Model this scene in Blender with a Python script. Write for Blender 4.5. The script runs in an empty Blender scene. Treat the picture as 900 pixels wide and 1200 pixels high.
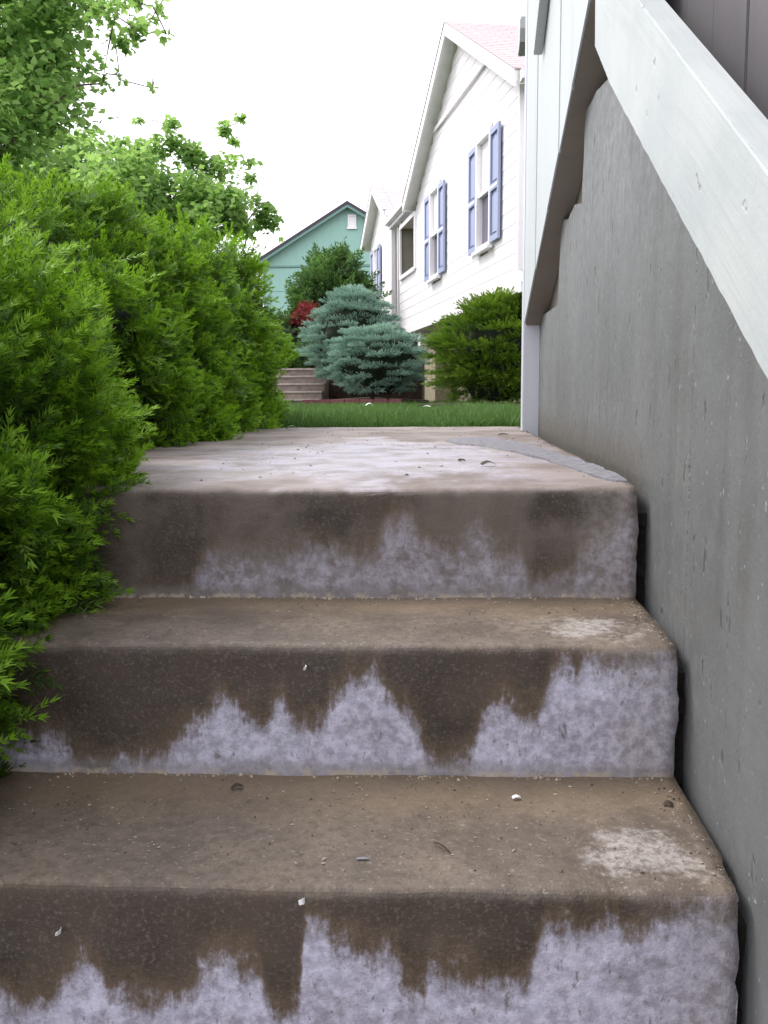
import bpy, bmesh, math, random
import numpy as np
from mathutils import Vector, Matrix, noise as mnoise

random.seed(7)
RNG = np.random.default_rng(11)
S = bpy.context.scene
COL = S.collection

# ------------------------------------------------------------------ camera
YAW, PITCH, ROLL, ZC, F = .07292, .12693, -.00646, .15588, 1090.0
cy, sy, cp, sp = math.cos(YAW), math.sin(YAW), math.cos(PITCH), math.sin(PITCH)
fw = Vector((-sy*cp, cy*cp, -sp)); rt0 = Vector((cy, sy, 0)); up0 = rt0.cross(fw)
rt = rt0*math.cos(ROLL) + up0*math.sin(ROLL); up = up0*math.cos(ROLL) - rt0*math.sin(ROLL)
camd = bpy.data.cameras.new('camera'); cam = bpy.data.objects.new('camera', camd); COL.objects.link(cam)
cam.matrix_world = Matrix(((rt.x, up.x, -fw.x, 0), (rt.y, up.y, -fw.y, 0), (rt.z, up.z, -fw.z, ZC), (0, 0, 0, 1)))
camd.sensor_fit = 'VERTICAL'; camd.sensor_height = 24.0; camd.lens = 24.0*F/1200.0
camd.clip_start = .02; camd.clip_end = 2000
S.camera = cam

# ------------------------------------------------------------------ light: bright hazy sky
SUN_EL, SUN_AZ = 52, 288          # azimuth clockwise from +Y: the veiled sun stands high to the left, a little ahead
w = bpy.data.worlds.new('World'); S.world = w; w.use_nodes = True
nt = w.node_tree; nt.nodes.clear()
sky = nt.nodes.new('ShaderNodeTexSky'); sky.sky_type = 'NISHITA'; sky.sun_disc = False
sky.sun_elevation = math.radians(SUN_EL); sky.sun_rotation = math.radians(SUN_AZ)
sky.air_density = 1.0; sky.dust_density = 6.0; sky.ozone_density = 1.0
bg = nt.nodes.new('ShaderNodeBackground'); bg.inputs[1].default_value = .13
wo = nt.nodes.new('ShaderNodeOutputWorld')
# a bright, nearly even cloud cover in front of the blue
tc = nt.nodes.new('ShaderNodeTexCoord'); cn = nt.nodes.new('ShaderNodeTexNoise'); cn.inputs['Scale'].default_value = 2.2; cn.inputs['Detail'].default_value = 5
nt.links.new(tc.outputs['Generated'], cn.inputs['Vector'])
cr = nt.nodes.new('ShaderNodeMapRange'); cr.inputs[1].default_value = .3; cr.inputs[2].default_value = .7; cr.inputs[3].default_value = .80; cr.inputs[4].default_value = .97
nt.links.new(cn.outputs['Fac'], cr.inputs[0])
cm = nt.nodes.new('ShaderNodeMix'); cm.data_type = 'RGBA'; nt.links.new(cr.outputs[0], cm.inputs[0]); nt.links.new(sky.outputs[0], cm.inputs[6]); cm.inputs[7].default_value = (9.7, 9.6, 10.3, 1)
nt.links.new(cm.outputs[2], bg.inputs[0]); nt.links.new(bg.outputs[0], wo.inputs[0])
sd = bpy.data.lights.new('sun', 'SUN'); sd.energy = 1.5; sd.angle = math.radians(20); sd.color = (1, .965, .92)
so = bpy.data.objects.new('sun', sd); COL.objects.link(so)
az, el = math.radians(SUN_AZ), math.radians(SUN_EL)
sdir = Vector((math.sin(az)*math.cos(el), math.cos(az)*math.cos(el), math.sin(el)))
so.rotation_euler = sdir.to_track_quat('Z', 'Y').to_euler()
S.view_settings.view_transform = 'Standard'; S.view_settings.look = 'None'
S.view_settings.exposure = .82; S.view_settings.gamma = 1

# ------------------------------------------------------------------ helpers
def tag(o, label=None, cat=None, group=None, kind=None):
    if label: o['label'] = label
    if cat: o['category'] = cat
    if group: o['group'] = group
    if kind: o['kind'] = kind
    return o
def empty(name, loc=(0, 0, 0), rz=0, parent=None):
    o = bpy.data.objects.new(name, None); COL.objects.link(o); o.location = loc; o.rotation_euler = (0, 0, rz)
    o.empty_display_size = .1
    if parent: o.parent = parent
    return o
def link_mesh(name, me, mat, parent=None, smooth=False):
    o = bpy.data.objects.new(name, me); COL.objects.link(o)
    for m in (mat if isinstance(mat, (list, tuple)) else [mat]):
        if m: me.materials.append(m)
    if smooth: me.polygons.foreach_set('use_smooth', np.ones(len(me.polygons), dtype=bool))
    if parent: o.parent = parent
    return o
class MB:
    """collects shapes, then links them as ONE mesh object"""
    def __init__(s): s.v = []; s.f = []
    def add(s, v, f):
        n = len(s.v); s.v += [tuple(p) for p in v]; s.f += [tuple(i+n for i in q) for q in f]; return s
    def box(s, x0, x1, y0, y1, z0, z1):
        return s.add([(x0,y0,z0),(x1,y0,z0),(x1,y1,z0),(x0,y1,z0),(x0,y0,z1),(x1,y0,z1),(x1,y1,z1),(x0,y1,z1)],
                     [(3,2,1,0),(4,5,6,7),(0,1,5,4),(1,2,6,5),(2,3,7,6),(3,0,4,7)])
    def prism(s, pts, axis, a, b):
        """polygon pts (2-D) extruded along axis 'x' (pts=y,z), 'y' (pts=x,z) or 'z' (pts=x,y)"""
        def P(p, t): return (t,p[0],p[1]) if axis=='x' else (p[0],t,p[1]) if axis=='y' else (p[0],p[1],t)
        n = len(pts)
        return s.add([P(p,a) for p in pts]+[P(p,b) for p in pts],
                     [tuple(range(n-1,-1,-1)), tuple(range(n,2*n))]+[(i,(i+1)%n,n+(i+1)%n,n+i) for i in range(n)])
    def tube(s, pts, radii, n=7):
        rings = []
        for i, p in enumerate(pts):
            p = Vector(p); a = Vector(pts[max(i-1,0)]); b = Vector(pts[min(i+1,len(pts)-1)])
            d = (b-a).normalized(); u = d.orthogonal().normalized(); vv = d.cross(u)
            rings.append([p+(u*math.cos(k*2*math.pi/n)+vv*math.sin(k*2*math.pi/n))*radii[i] for k in range(n)])
        v = [q for r in rings for q in r]; f = []
        for i in range(len(rings)-1):
            for k in range(n): f.append((i*n+k, i*n+(k+1)%n, (i+1)*n+(k+1)%n, (i+1)*n+k))
        f += [tuple(range(n-1,-1,-1)), tuple(range((len(rings)-1)*n, len(rings)*n))]
        return s.add(v, f)
    def build(s, name, mat, parent=None, bevel=0, smooth=False, jitter=0):
        me = bpy.data.meshes.new(name)
        v = s.v
        if jitter: v = [tuple(c+random.uniform(-jitter,jitter) for c in p) for p in v]
        me.from_pydata(v, [], s.f)
        bm = bmesh.new(); bm.from_mesh(me)
        bmesh.ops.recalc_face_normals(bm, faces=bm.faces)
        if bevel: bmesh.ops.bevel(bm, geom=list(bm.edges), offset=bevel, segments=2, affect='EDGES', clamp_overlap=True)
        bm.to_mesh(me); bm.free()
        return link_mesh(name, me, mat, parent, smooth)

# ------------------------------------------------------------------ material helpers
class NT:
    def __init__(s, name):
        s.m = bpy.data.materials.new(name); s.m.use_nodes = True; s.t = s.m.node_tree; s.t.nodes.clear()
        s.out = s.n('ShaderNodeOutputMaterial')
    def n(s, t, **k):
        o = s.t.nodes.new(t)
        for a, b in k.items(): setattr(o, a, b)
        return o
    def l(s, a, b): s.t.links.new(a, b)
    def put(s, sock, v):
        if isinstance(v, bpy.types.NodeSocket): s.l(v, sock)
        elif isinstance(v, (tuple, list)) and len(v) == 3 and sock.type == 'RGBA': sock.default_value = (*v, 1)
        else: sock.default_value = v
    def pos(s): return s.n('ShaderNodeNewGeometry').outputs['Position']
    def mapping(s, v, scale): 
        o = s.n('ShaderNodeMapping'); s.l(v, o.inputs[0]); o.inputs['Scale'].default_value = scale; return o.outputs[0]
    def noise(s, v, scale, detail=4, rough=.55, dist=0):
        o = s.n('ShaderNodeTexNoise'); s.l(v, o.inputs['Vector']); o.inputs['Scale'].default_value = scale
        o.inputs['Detail'].default_value = detail; o.inputs['Roughness'].default_value = rough; o.inputs['Distortion'].default_value = dist
        return o.outputs['Fac']
    def voro(s, v, scale):
        o = s.n('ShaderNodeTexVoronoi'); s.l(v, o.inputs['Vector']); o.inputs['Scale'].default_value = scale; return o.outputs['Distance']
    def math(s, op, a, b=0.0, clamp=False):
        o = s.n('ShaderNodeMath', operation=op, use_clamp=clamp); s.put(o.inputs[0], a); s.put(o.inputs[1], b); return o.outputs[0]
    def ss(s, v, lo, hi, a=0.0, b=1.0, smooth=True):
        o = s.n('ShaderNodeMapRange', interpolation_type='SMOOTHSTEP' if smooth else 'LINEAR'); s.put(o.inputs[0], v)
        for i, q in zip((1,2,3,4), (lo,hi,a,b)): s.put(o.inputs[i], q)
        return o.outputs[0]
    def mix(s, f, a, b, blend='MIX'):
        o = s.n('ShaderNodeMix', data_type='RGBA', blend_type=blend); s.put(o.inputs[0], f); s.put(o.inputs[6], a); s.put(o.inputs[7], b)
        return o.outputs[2]
    def sep(s, v): o = s.n('ShaderNodeSeparateXYZ'); s.l(v, o.inputs[0]); return o.outputs
    def bump(s, h, strength=.4, dist=.01):
        o = s.n('ShaderNodeBump'); s.l(h, o.inputs['Height']); o.inputs['Strength'].default_value = strength; o.inputs['Distance'].default_value = dist
        return o.outputs[0]
    def bsdf(s, col, rough=.7, normal=None, spec=.4):
        o = s.n('ShaderNodeBsdfPrincipled'); s.put(o.inputs['Base Color'], col); s.put(o.inputs['Roughness'], rough)
        o.inputs['Specular IOR Level'].default_value = spec
        if normal: s.l(normal, o.inputs['Normal'])
        s.l(o.outputs[0], s.out.inputs[0]); return s.m

def paint(name, col, rough=.5, dirt=.25, streak=True, dirtcol=None, scale=6, bumps=.15):
    t = NT(name); p = t.pos()
    a = t.noise(t.mapping(p, (scale, scale, scale*(.15 if streak else 1))), 1, 6, .65)
    b = t.noise(p, 90, 4, .6)
    f = t.math('MULTIPLY', t.ss(a, .42, .75), dirt)
    c = t.mix(f, col, dirtcol or tuple(c*.45 for c in col))
    c = t.mix(t.math('MULTIPLY', t.ss(b, .62, .75), dirt*.8), c, tuple(c*.55 for c in col))
    return t.bsdf(c, rough, t.bump(t.noise(p, 55, 5, .7), bumps, .004))
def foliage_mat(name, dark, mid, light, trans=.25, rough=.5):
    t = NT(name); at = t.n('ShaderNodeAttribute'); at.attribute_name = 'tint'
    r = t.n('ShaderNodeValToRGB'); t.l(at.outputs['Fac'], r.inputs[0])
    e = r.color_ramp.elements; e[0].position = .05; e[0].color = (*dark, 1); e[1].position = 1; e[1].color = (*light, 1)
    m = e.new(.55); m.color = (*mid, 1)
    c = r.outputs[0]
    d = t.n('ShaderNodeBsdfPrincipled'); t.l(c, d.inputs['Base Color']); d.inputs['Roughness'].default_value = rough; d.inputs['Specular IOR Level'].default_value = .3
    tr = t.n('ShaderNodeBsdfTranslucent'); t.l(t.mix(.35, c, (light[0]*1.1, light[1]*1.2, light[2]*.6)), tr.inputs[0])
    mx = t.n('ShaderNodeMixShader'); mx.inputs[0].default_value = trans; t.l(d.outputs[0], mx.inputs[1]); t.l(tr.outputs[0], mx.inputs[2])
    t.l(mx.outputs[0], t.out.inputs[0]); return t.m
def plain(name, col, rough=.6, n=.2, scale=20):
    t = NT(name); p = t.pos(); a = t.noise(p, scale, 5, .6)
    return t.bsdf(t.mix(t.ss(a, .3, .7), tuple(c*(1-n) for c in col), tuple(min(1, c*(1+n)) for c in col)), rough, t.bump(a, .3, .01))

# ------------------------------------------------------------------ concrete stairs: geometry constants
R_, T_, Y1, XR, PHI = .18444, .30, 1.5409, .301, math.tan(.0347)
XL = -1.02
def noseY(i, x): return Y1 - i*T_ + (x-XR)*PHI

# px curve of each riser: the height (0 bottom, 1 top) up to which the pale lime bloom reaches, against x in metres
BLOOM = {
 0: [(-.60,.05),(-.45,.02),(-.42,.34),(-.36,.42),(-.28,.40),(-.22,.5),(-.16,.40),(-.12,.52),(-.08,.74),(-.05,.5),(0,.45),(.04,.66),(.07,.42),(.11,.38),(.15,.14),(.19,.2),(.22,.44),(.26,.6),(.29,.8)],
 1: [(-.62,.25),(-.55,.27),(-.5,.06),(-.43,.10),(-.37,.32),(-.335,.46),(-.32,.54),(-.28,.45),(-.255,.42),(-.24,.58),(-.22,.46),(-.19,.38),(-.165,.62),(-.145,.7),(-.11,.78),(-.09,.64),(-.06,.48),(-.04,.30),(-.02,.10),(.02,.10),(.035,.34),(.055,.5),(.08,.56),(.10,.46),(.12,.52),(.135,.74),(.15,.82),(.17,.76),(.18,.86),(.23,.88),(.28,.92)],
 2: [(-.52,.3),(-.45,.27),(-.39,.5),(-.37,.3),(-.29,.26),(-.27,.47),(-.24,.52),(-.205,.42),(-.19,.24),(-.175,.24),(-.16,.50),(-.142,.80),(-.125,.64),(-.09,.6),(-.06,.58),(-.05,.42),(-.03,.33),(-.02,.5),(.0,.46),(.05,.42),(.075,.40),(.09,.58),(.11,.76),(.14,.72),(.17,.84),(.19,.72),(.22,.86),(.28,.9)],
 3: [(-.5,.5),(0,.4),(.3,.6)],
}
def concrete_step(i):
    """one material per step; riser and tread told apart by the face's normal, stains laid out in metres along the step"""
    t = NT('weathered_concrete'); p = t.pos(); x, y, z = t.sep(p)
    nz = t.sep(t.n('ShaderNodeNewGeometry').outputs['True Normal'])[2]
    n1 = t.noise(p, 9, 6, .65); n2 = t.noise(p, 70, 5, .7); n3 = t.noise(p, 320, 3, .6); vo = t.voro(p, 170)
    # tread: brown grey with sand speckle
    tread = t.mix(t.ss(n1, .32, .68), (.112, .088, .068), (.182, .145, .113))
    tread = t.mix(t.math('MULTIPLY', t.ss(n2, .42, .66), .7), tread, (.085, .066, .050))
    tread = t.mix(t.math('MULTIPLY', t.ss(t.noise(p, 170, 4, .7), .56, .70), .75), tread, (.30, .265, .225))
    tread = t.mix(t.math('MULTIPLY', t.ss(vo, .22, .06), .7), tread, (.10, .075, .055))
    # ochre damp band near the riser behind, pale scoured patch by the right end
    if i < 3:
        back = t.math('SUBTRACT', y, t.math('ADD', t.math('MULTIPLY', x, PHI), Y1 - i*T_ - XR*PHI))   # 0 at nose .. .3 at back
        bm_ = t.ss(t.math('ADD', back, t.math('MULTIPLY', t.math('SUBTRACT', n1, .5), .16)), .12, .26)
        if i: tread = t.mix(t.math('MULTIPLY', bm_, .55), tread, (.19, .14, .085))
        px, py = {0: (.26, .03), 1: (.20, .10), 2: (.22, .085)}[i]
        dx = t.math('DIVIDE', t.math('SUBTRACT', x, px), .075); dy = t.math('DIVIDE', t.math('SUBTRACT', back, py), .06)
        rr = t.math('SQRT', t.math('ADD', t.math('MULTIPLY', dx, dx), t.math('MULTIPLY', dy, dy)))
        rr = t.math('ADD', rr, t.math('ADD', t.math('MULTIPLY', t.math('SUBTRACT', n2, .5), 2.0), t.math('MULTIPLY', t.math('SUBTRACT', t.noise(p, 17, 4, .6), .5), 3.2)))
        tread = t.mix(t.math('MULTIPLY', t.ss(rr, 1.2, .3), t.ss(t.noise(p, 110, 4, .7), .36, .60, .15, .62)), tread, (.46, .43, .41))
    # riser: dark damp film above, ragged pale bloom below
    v = t.math('DIVIDE', t.math('ADD', z, (i+1)*R_), R_)
    fc = t.n('ShaderNodeFloatCurve'); cv = fc.mapping.curves[0]
    pts = [((a+.75)/1.1, b) for a, b in BLOOM.get(i, BLOOM[3])]
    while len(cv.points) < len(pts)+2: cv.points.new(.5, .5)
    for q, (a, b) in zip(cv.points, [(0, pts[0][1])]+pts+[(1, pts[-1][1])]):
        q.location = (a, b); q.handle_type = 'AUTO'
    fc.mapping.update(); t.l(t.ss(x, -.75, .35, 0, 1, False), fc.inputs['Value'])
    drip = t.noise(t.mapping(p, (60, 8, 13)), 1, 6, .68); fine = t.noise(t.mapping(p, (210, 60, 95)), 1, 4, .7); blot = t.noise(p, 24, 4, .6)
    edge = t.math('ADD', fc.outputs[0], t.math('ADD', t.math('MULTIPLY', t.math('SUBTRACT', drip, .5), .34), t.math('ADD', t.math('MULTIPLY', t.math('SUBTRACT', t.noise(p, 34, 5, .65), .5), .42), t.math('MULTIPLY', t.math('SUBTRACT', fine, .5), .26))))
    soft = .24 if i == 0 else .15
    white = t.ss(t.math('SUBTRACT', edge, v), -soft*.55, soft)
    white = t.math('MULTIPLY', white, t.ss(t.math('ADD', t.math('MULTIPLY', blot, .6), t.math('MULTIPLY', n2, .4)), .33, .58, .62 if i else .25, 1))
    white = t.math('MULTIPLY', white, .52 if i == 0 else .95)
    dark = t.mix(t.ss(n1, .3, .7), (.043, .032, .025), (.080, .059, .043))
    dark = t.mix(t.math('MULTIPLY', t.ss(t.noise(p, 200, 4, .7), .5, .70), .75), dark, (.15, .122, .10))
    dark = t.mix(t.math('MULTIPLY', t.ss(vo, .18, .05), .5), dark, (.045, .035, .03))
    # ochre rim where the film thins out
    rim = t.math('MULTIPLY', t.ss(t.math('SUBTRACT', v, edge), .26, .0), t.math('SUBTRACT', 1.0, white))
    dark = t.mix(t.math('MULTIPLY', rim, .6), dark, (.15, .105, .065))
    if i == 0: dark = t.mix(t.math('MULTIPLY', t.ss(t.noise(p, 5, 4, .6), .42, .62), .75), dark, (.155, .128, .106))
    pale = t.mix(t.ss(n2, .35, .7), (.41, .40, .50), (.63, .61, .74))
    pale = t.mix(t.math('MULTIPLY', t.ss(t.noise(t.mapping(p, (120, 40, 60)), 1, 4, .6), .60, .72), .7), pale, (.13, .105, .085))
    riser = t.mix(white, dark, pale)
    # grey damp band just above the tread, pale crumbs in the corner
    band = t.ss(t.math('ADD', v, t.math('MULTIPLY', t.math('SUBTRACT', drip, .5), .14)), .15, .05)
    riser = t.mix(t.math('MULTIPLY', band, .55), riser, (.20, .185, .17))
    crumb = t.math('MULTIPLY', t.ss(t.math('ADD', v, t.math('MULTIPLY', t.math('SUBTRACT', fine, .5), .1)), .055, .015), t.ss(t.noise(p, 45, 3, .6), .42, .6))
    riser = t.mix(crumb, riser, (.42, .36, .29))
    # greyer, lichen-worn right end
    rend = t.math('MULTIPLY', t.ss(t.math('ADD', x, t.math('MULTIPLY', t.math('SUBTRACT', n1, .5), .2)), .17, .28), .5)
    riser = t.mix(rend, riser, t.mix(t.ss(n2, .35, .65), (.20, .175, .16), (.36, .33, .33)))
    up_ = t.ss(nz, .35, .85)
    col = t.mix(up_, riser, tread)
    rough = t.ss(n1, .35, .7, .45, .8)
    if i == 0:    # wet film on the landing; its sky sheen is painted in as pale lilac
        lan = t.mix(t.ss(t.noise(p, 3.2, 6, .6), .38, .62), (.145, .112, .09), (.275, .232, .215))
        lan = t.mix(t.math('MULTIPLY', t.ss(n2, .5, .75), .5), lan, (.12, .092, .072))
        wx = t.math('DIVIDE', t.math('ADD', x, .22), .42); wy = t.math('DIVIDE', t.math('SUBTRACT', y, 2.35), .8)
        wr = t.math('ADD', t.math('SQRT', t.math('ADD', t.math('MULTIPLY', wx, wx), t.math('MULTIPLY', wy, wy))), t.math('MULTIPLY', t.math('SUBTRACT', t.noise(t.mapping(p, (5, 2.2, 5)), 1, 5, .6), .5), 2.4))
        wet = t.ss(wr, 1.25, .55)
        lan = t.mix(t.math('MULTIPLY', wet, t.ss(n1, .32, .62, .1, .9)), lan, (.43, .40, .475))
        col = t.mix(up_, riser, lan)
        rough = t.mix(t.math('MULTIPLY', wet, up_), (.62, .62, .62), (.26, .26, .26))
    h = t.math('ADD', t.math('MULTIPLY', n2, .6), t.math('ADD', t.math('MULTIPLY', n3, .35), t.math('MULTIPLY', t.ss(vo, 0, .2), .25)))
    return t.bsdf(col, rough, t.bump(h, .5, .005), .45)

# ------------------------------------------------------------------ other materials
M = {}
M['white'] = paint('white_paint', (.78, .79, .80), .45, .22)
M['post'] = paint('white_post_paint', (.62, .64, .70), .5, .3, dirtcol=(.42, .40, .40))
def plank_mat():
    t = NT('pale_grey_paint'); p = t.pos()
    rot = t.n('ShaderNodeMapping'); t.l(p, rot.inputs[0]); rot.inputs['Rotation'].default_value = (-.545, 0, 0); q = rot.outputs[0]
    gr = t.noise(t.mapping(q, (60, 2.5, 60)), 1, 6, .65); big = t.noise(p, 4, 5, .6); chip = t.noise(t.mapping(q, (26, 14, 26)), 1, 3, .5); fl = t.noise(p, 140, 3, .6)
    c = t.mix(t.ss(big, .35, .65), (.43, .47, .475), (.50, .53, .525)); c = t.mix(t.math('MULTIPLY', t.ss(gr, .5, .72), .35), c, (.35, .375, .38))
    c = t.mix(t.math('MULTIPLY', t.ss(chip, .70, .735), .7), c, (.27, .26, .25)); c = t.mix(t.math('MULTIPLY', t.ss(fl, .68, .74), .4), c, (.30, .31, .31))
    h = t.math('ADD', t.math('MULTIPLY', gr, .8), t.math('ADD', t.math('MULTIPLY', fl, .3), t.math('MULTIPLY', t.ss(chip, .69, .74), -1)))
    return t.bsdf(c, .55, t.bump(h, .35, .003))
M['plank'] = plank_mat()
M['board'] = paint('pale_board_paint', (.50, .54, .55), .5, .22)
M['brown'] = paint('bare_brown_board', (.28, .255, .22), .8, .3, False)
M['shadewall'] = paint('shaded_grey_siding', (.15, .143, .152), .7, .4, dirtcol=(.06, .055, .06))  # the shade on this house wall is put into its grey
M['gutter'] = paint('gutter_metal', (.42, .45, .44), .35, .2)
M['siding'] = paint('house_white_siding', (.86, .83, .84), .5, .08, bumps=.05)
M['trim'] = paint('house_white_trim', (.86, .84, .85), .5, .06, bumps=.05)
M['soffit'] = paint('house_soffit', (.76, .78, .73), .6, .2, False)
M['shutter'] = paint('blue_shutter_paint', (.31, .35, .51), .5, .12)
M['tan'] = plain('tan_block', (.36, .31, .22), .8)
M['khaki'] = plain('khaki_plaster', (.26, .245, .20), .8, .08, 4)
M['green'] = paint('mint_green_siding', (.29, .49, .43), .6, .12)
M['greentrim'] = paint('mint_trim', (.17, .30, .27), .6, .1)
M['darkroof'] = plain('dark_roof', (.07, .055, .07), .8)
M['bark'] = plain('bark', (.075, .055, .042), .9, .4, 30)
M['twig'] = plain('twig_bark', (.055, .04, .026), .9, .3, 60)
M['soil'] = plain('mulch_soil', (.055, .035, .028), .95, .5, 25)
M['edging'] = plain('red_brick', (.20, .075, .08), .85, .3, 40)
M['farsteps'] = plain('grey_brown_concrete', (.25, .205, .18), .8, .25, 9)
M['nosing'] = plain('pale_concrete', (.40, .35, .32), .8, .2, 12)  # paler than the step bodies, so each step edge shows
M['patch'] = plain('grey_mortar', (.185, .18, .20), .7, .3, 60)
M['black'] = plain('black_fill', (.012, .010, .008), .95, .4, 80)
M['flake'] = plain('white_flake', (.8, .8, .8), .6, .05)
M['deadleaf'] = plain('dry_leaf', (.045, .028, .02), .8, .3, 90)
M['sign'] = plain('white_plaque', (.85, .85, .88), .4, .03)
M['print'] = plain('dark_print', (.10, .09, .13), .5, .1)
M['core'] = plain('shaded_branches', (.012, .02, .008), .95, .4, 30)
def glass_mat(name, col):
    t = NT(name); return t.bsdf(col, .08, None, .5)
M['pane'] = glass_mat('dark_glass', (.115, .105, .165)); M['blind'] = plain('white_blind', (.85, .84, .86), .5, .02)
def roof_mat():
    t = NT('pink_shingle'); p = t.pos(); a = t.noise(p, 6, 5, .7)
    oi = t.n('ShaderNodeAttribute'); oi.attribute_name = 'tint'
    c = t.mix(oi.outputs['Fac'], (.49, .40, .405), (.525, .435, .44)); c = t.mix(t.math('MULTIPLY', t.ss(a, .4, .7), .3), c, (.46, .375, .38))
    return t.bsdf(c, .9)
M['shingle'] = roof_mat()
def grey_wall_mat():
    t = NT('grey_stucco_paint'); p = t.pos(); x, y, z = t.sep(p)
    big = t.noise(p, 3.2, 5, .6); strk = t.noise(t.mapping(p, (9, 9, 1.0)), 1, 6, .65); mid = t.noise(p, 38, 5, .65); fine = t.noise(p, 210, 4, .7)
    c = t.mix(t.ss(big, .35, .65), (.133, .139, .141), (.163, .169, .171))
    c = t.mix(t.math('MULTIPLY', t.ss(strk, .46, .72), .55), c, (.098, .094, .085))
    c = t.mix(t.math('MULTIPLY', t.ss(mid, .60, .76), .35), c, (.19, .195, .20))
    # short dark dribble marks and chips
    chip = t.noise(t.mapping(p, (34, 34, 13)), 1, 3, .55); c = t.mix(t.math('MULTIPLY', t.ss(chip, .67, .715), .75), c, (.075, .07, .062))
    spot = t.noise(p, 95, 2, .5); c = t.mix(t.math('MULTIPLY', t.ss(spot, .70, .74), .6), c, (.40, .41, .44))
    # grime along the foot of the wall above the landing
    foot = t.math('MULTIPLY', t.ss(t.math('ADD', z, t.math('MULTIPLY', t.math('SUBTRACT', strk, .5), .16)), .11, .015), t.ss(y, 1.5, 1.75))
    c = t.mix(t.math('MULTIPLY', foot, .85), c, (.10, .088, .072))
    # faint sheet joint
    j = t.math('ABSOLUTE', t.math('SUBTRACT', y, 1.285)); jn = t.noise(t.mapping(p, (5, 5, 60)), 1, 3, .6)
    joint = t.math('MULTIPLY', t.ss(j, .0035, .0008), t.ss(jn, .42, .58)); c = t.mix(t.math('MULTIPLY', joint, .55), c, (.09, .085, .08))
    h = t.math('ADD', t.math('MULTIPLY', mid, .5), t.math('ADD', t.math('MULTIPLY', fine, .3), t.math('MULTIPLY', t.ss(chip, .64, .71), -1.6)))
    h = t.math('ADD', h, t.math('MULTIPLY', joint, -1.0))
    h = t.math('ADD', h, t.math('MULTIPLY', t.noise(t.mapping(p, (7, 7, 3)), 1, 3, .5), 2.2))
    return t.bsdf(c, t.ss(mid, .3, .7, .40, .62), t.bump(h, .5, .004), .45)
M['greywall'] = grey_wall_mat()
M['yew'] = foliage_mat('yew_needles', (.010, .024, .004), (.062, .155, .010), (.26, .47, .03), .32)
M['spruce'] = foliage_mat('blue_spruce_needles', (.04, .085, .072), (.25, .40, .34), (.48, .66, .56), .15)
M['juniper'] = foliage_mat('juniper_needles', (.016, .04, .008), (.085, .17, .018), (.24, .37, .04), .25)
M['darkyew'] = foliage_mat('dark_yew_needles', (.016, .04, .014), (.065, .145, .038), (.16, .30, .07), .2)
M['leaf'] = foliage_mat('maple_leaves', (.06, .14, .035), (.17, .32, .085), (.36, .53, .18), .6)
M['red'] = foliage_mat('red_barberry_leaves', (.07, .012, .016), (.20, .028, .035), (.33, .06, .06), .3)
M['grass'] = foliage_mat('grass_blades', (.03, .075, .016), (.085, .18, .04), (.18, .30, .09), .3)

# ------------------------------------------------------------------ terrain
def ground_z(x, y):
    z = -.03
    z -= .05*math.exp(-((x+2.4)**2/1.6+(y-14.6)**2/5))
    if y < 2.2: z = min(z, max(-1.35, -.03-(2.2-y)/T_*R_ - .12))
    k = max(0, min(1, (y-16.7)/.6))*max(0, min(1, (-1.7-x)/.5))
    return z+.62*k
xs = sorted(set([-300,-120,-50,-25,-15,-10]+list(np.arange(-8, 5.01, .25))+[6,8,12,20,50,120,300]))
ys = sorted(set([-200,-60,-20,-8,-4]+list(np.arange(-2, 22.1, .25))+[24,28,34,45,70,140,400]))
gv = [(float(x), float(y), ground_z(x, y)) for y in ys for x in xs]; nx = len(xs)
gf = [(j*nx+i, j*nx+i+1, (j+1)*nx+i+1, (j+1)*nx+i) for j in range(len(ys)-1) for i in range(nx-1)]
t = NT('lawn_soil'); p_ = t.pos(); a_ = t.noise(p_, 7, 6, .65); b_ = t.noise(p_, 60, 4, .7)
gm = t.bsdf(t.mix(t.ss(b_, .35, .65), t.mix(t.ss(a_, .35, .65), (.030, .060, .016), (.05, .095, .026)), (.04, .045, .02)), .9, t.bump(b_, .8, .03))
tag(MB().add(gv, gf).build('ground', gm, None, smooth=True), kind='structure')

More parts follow.
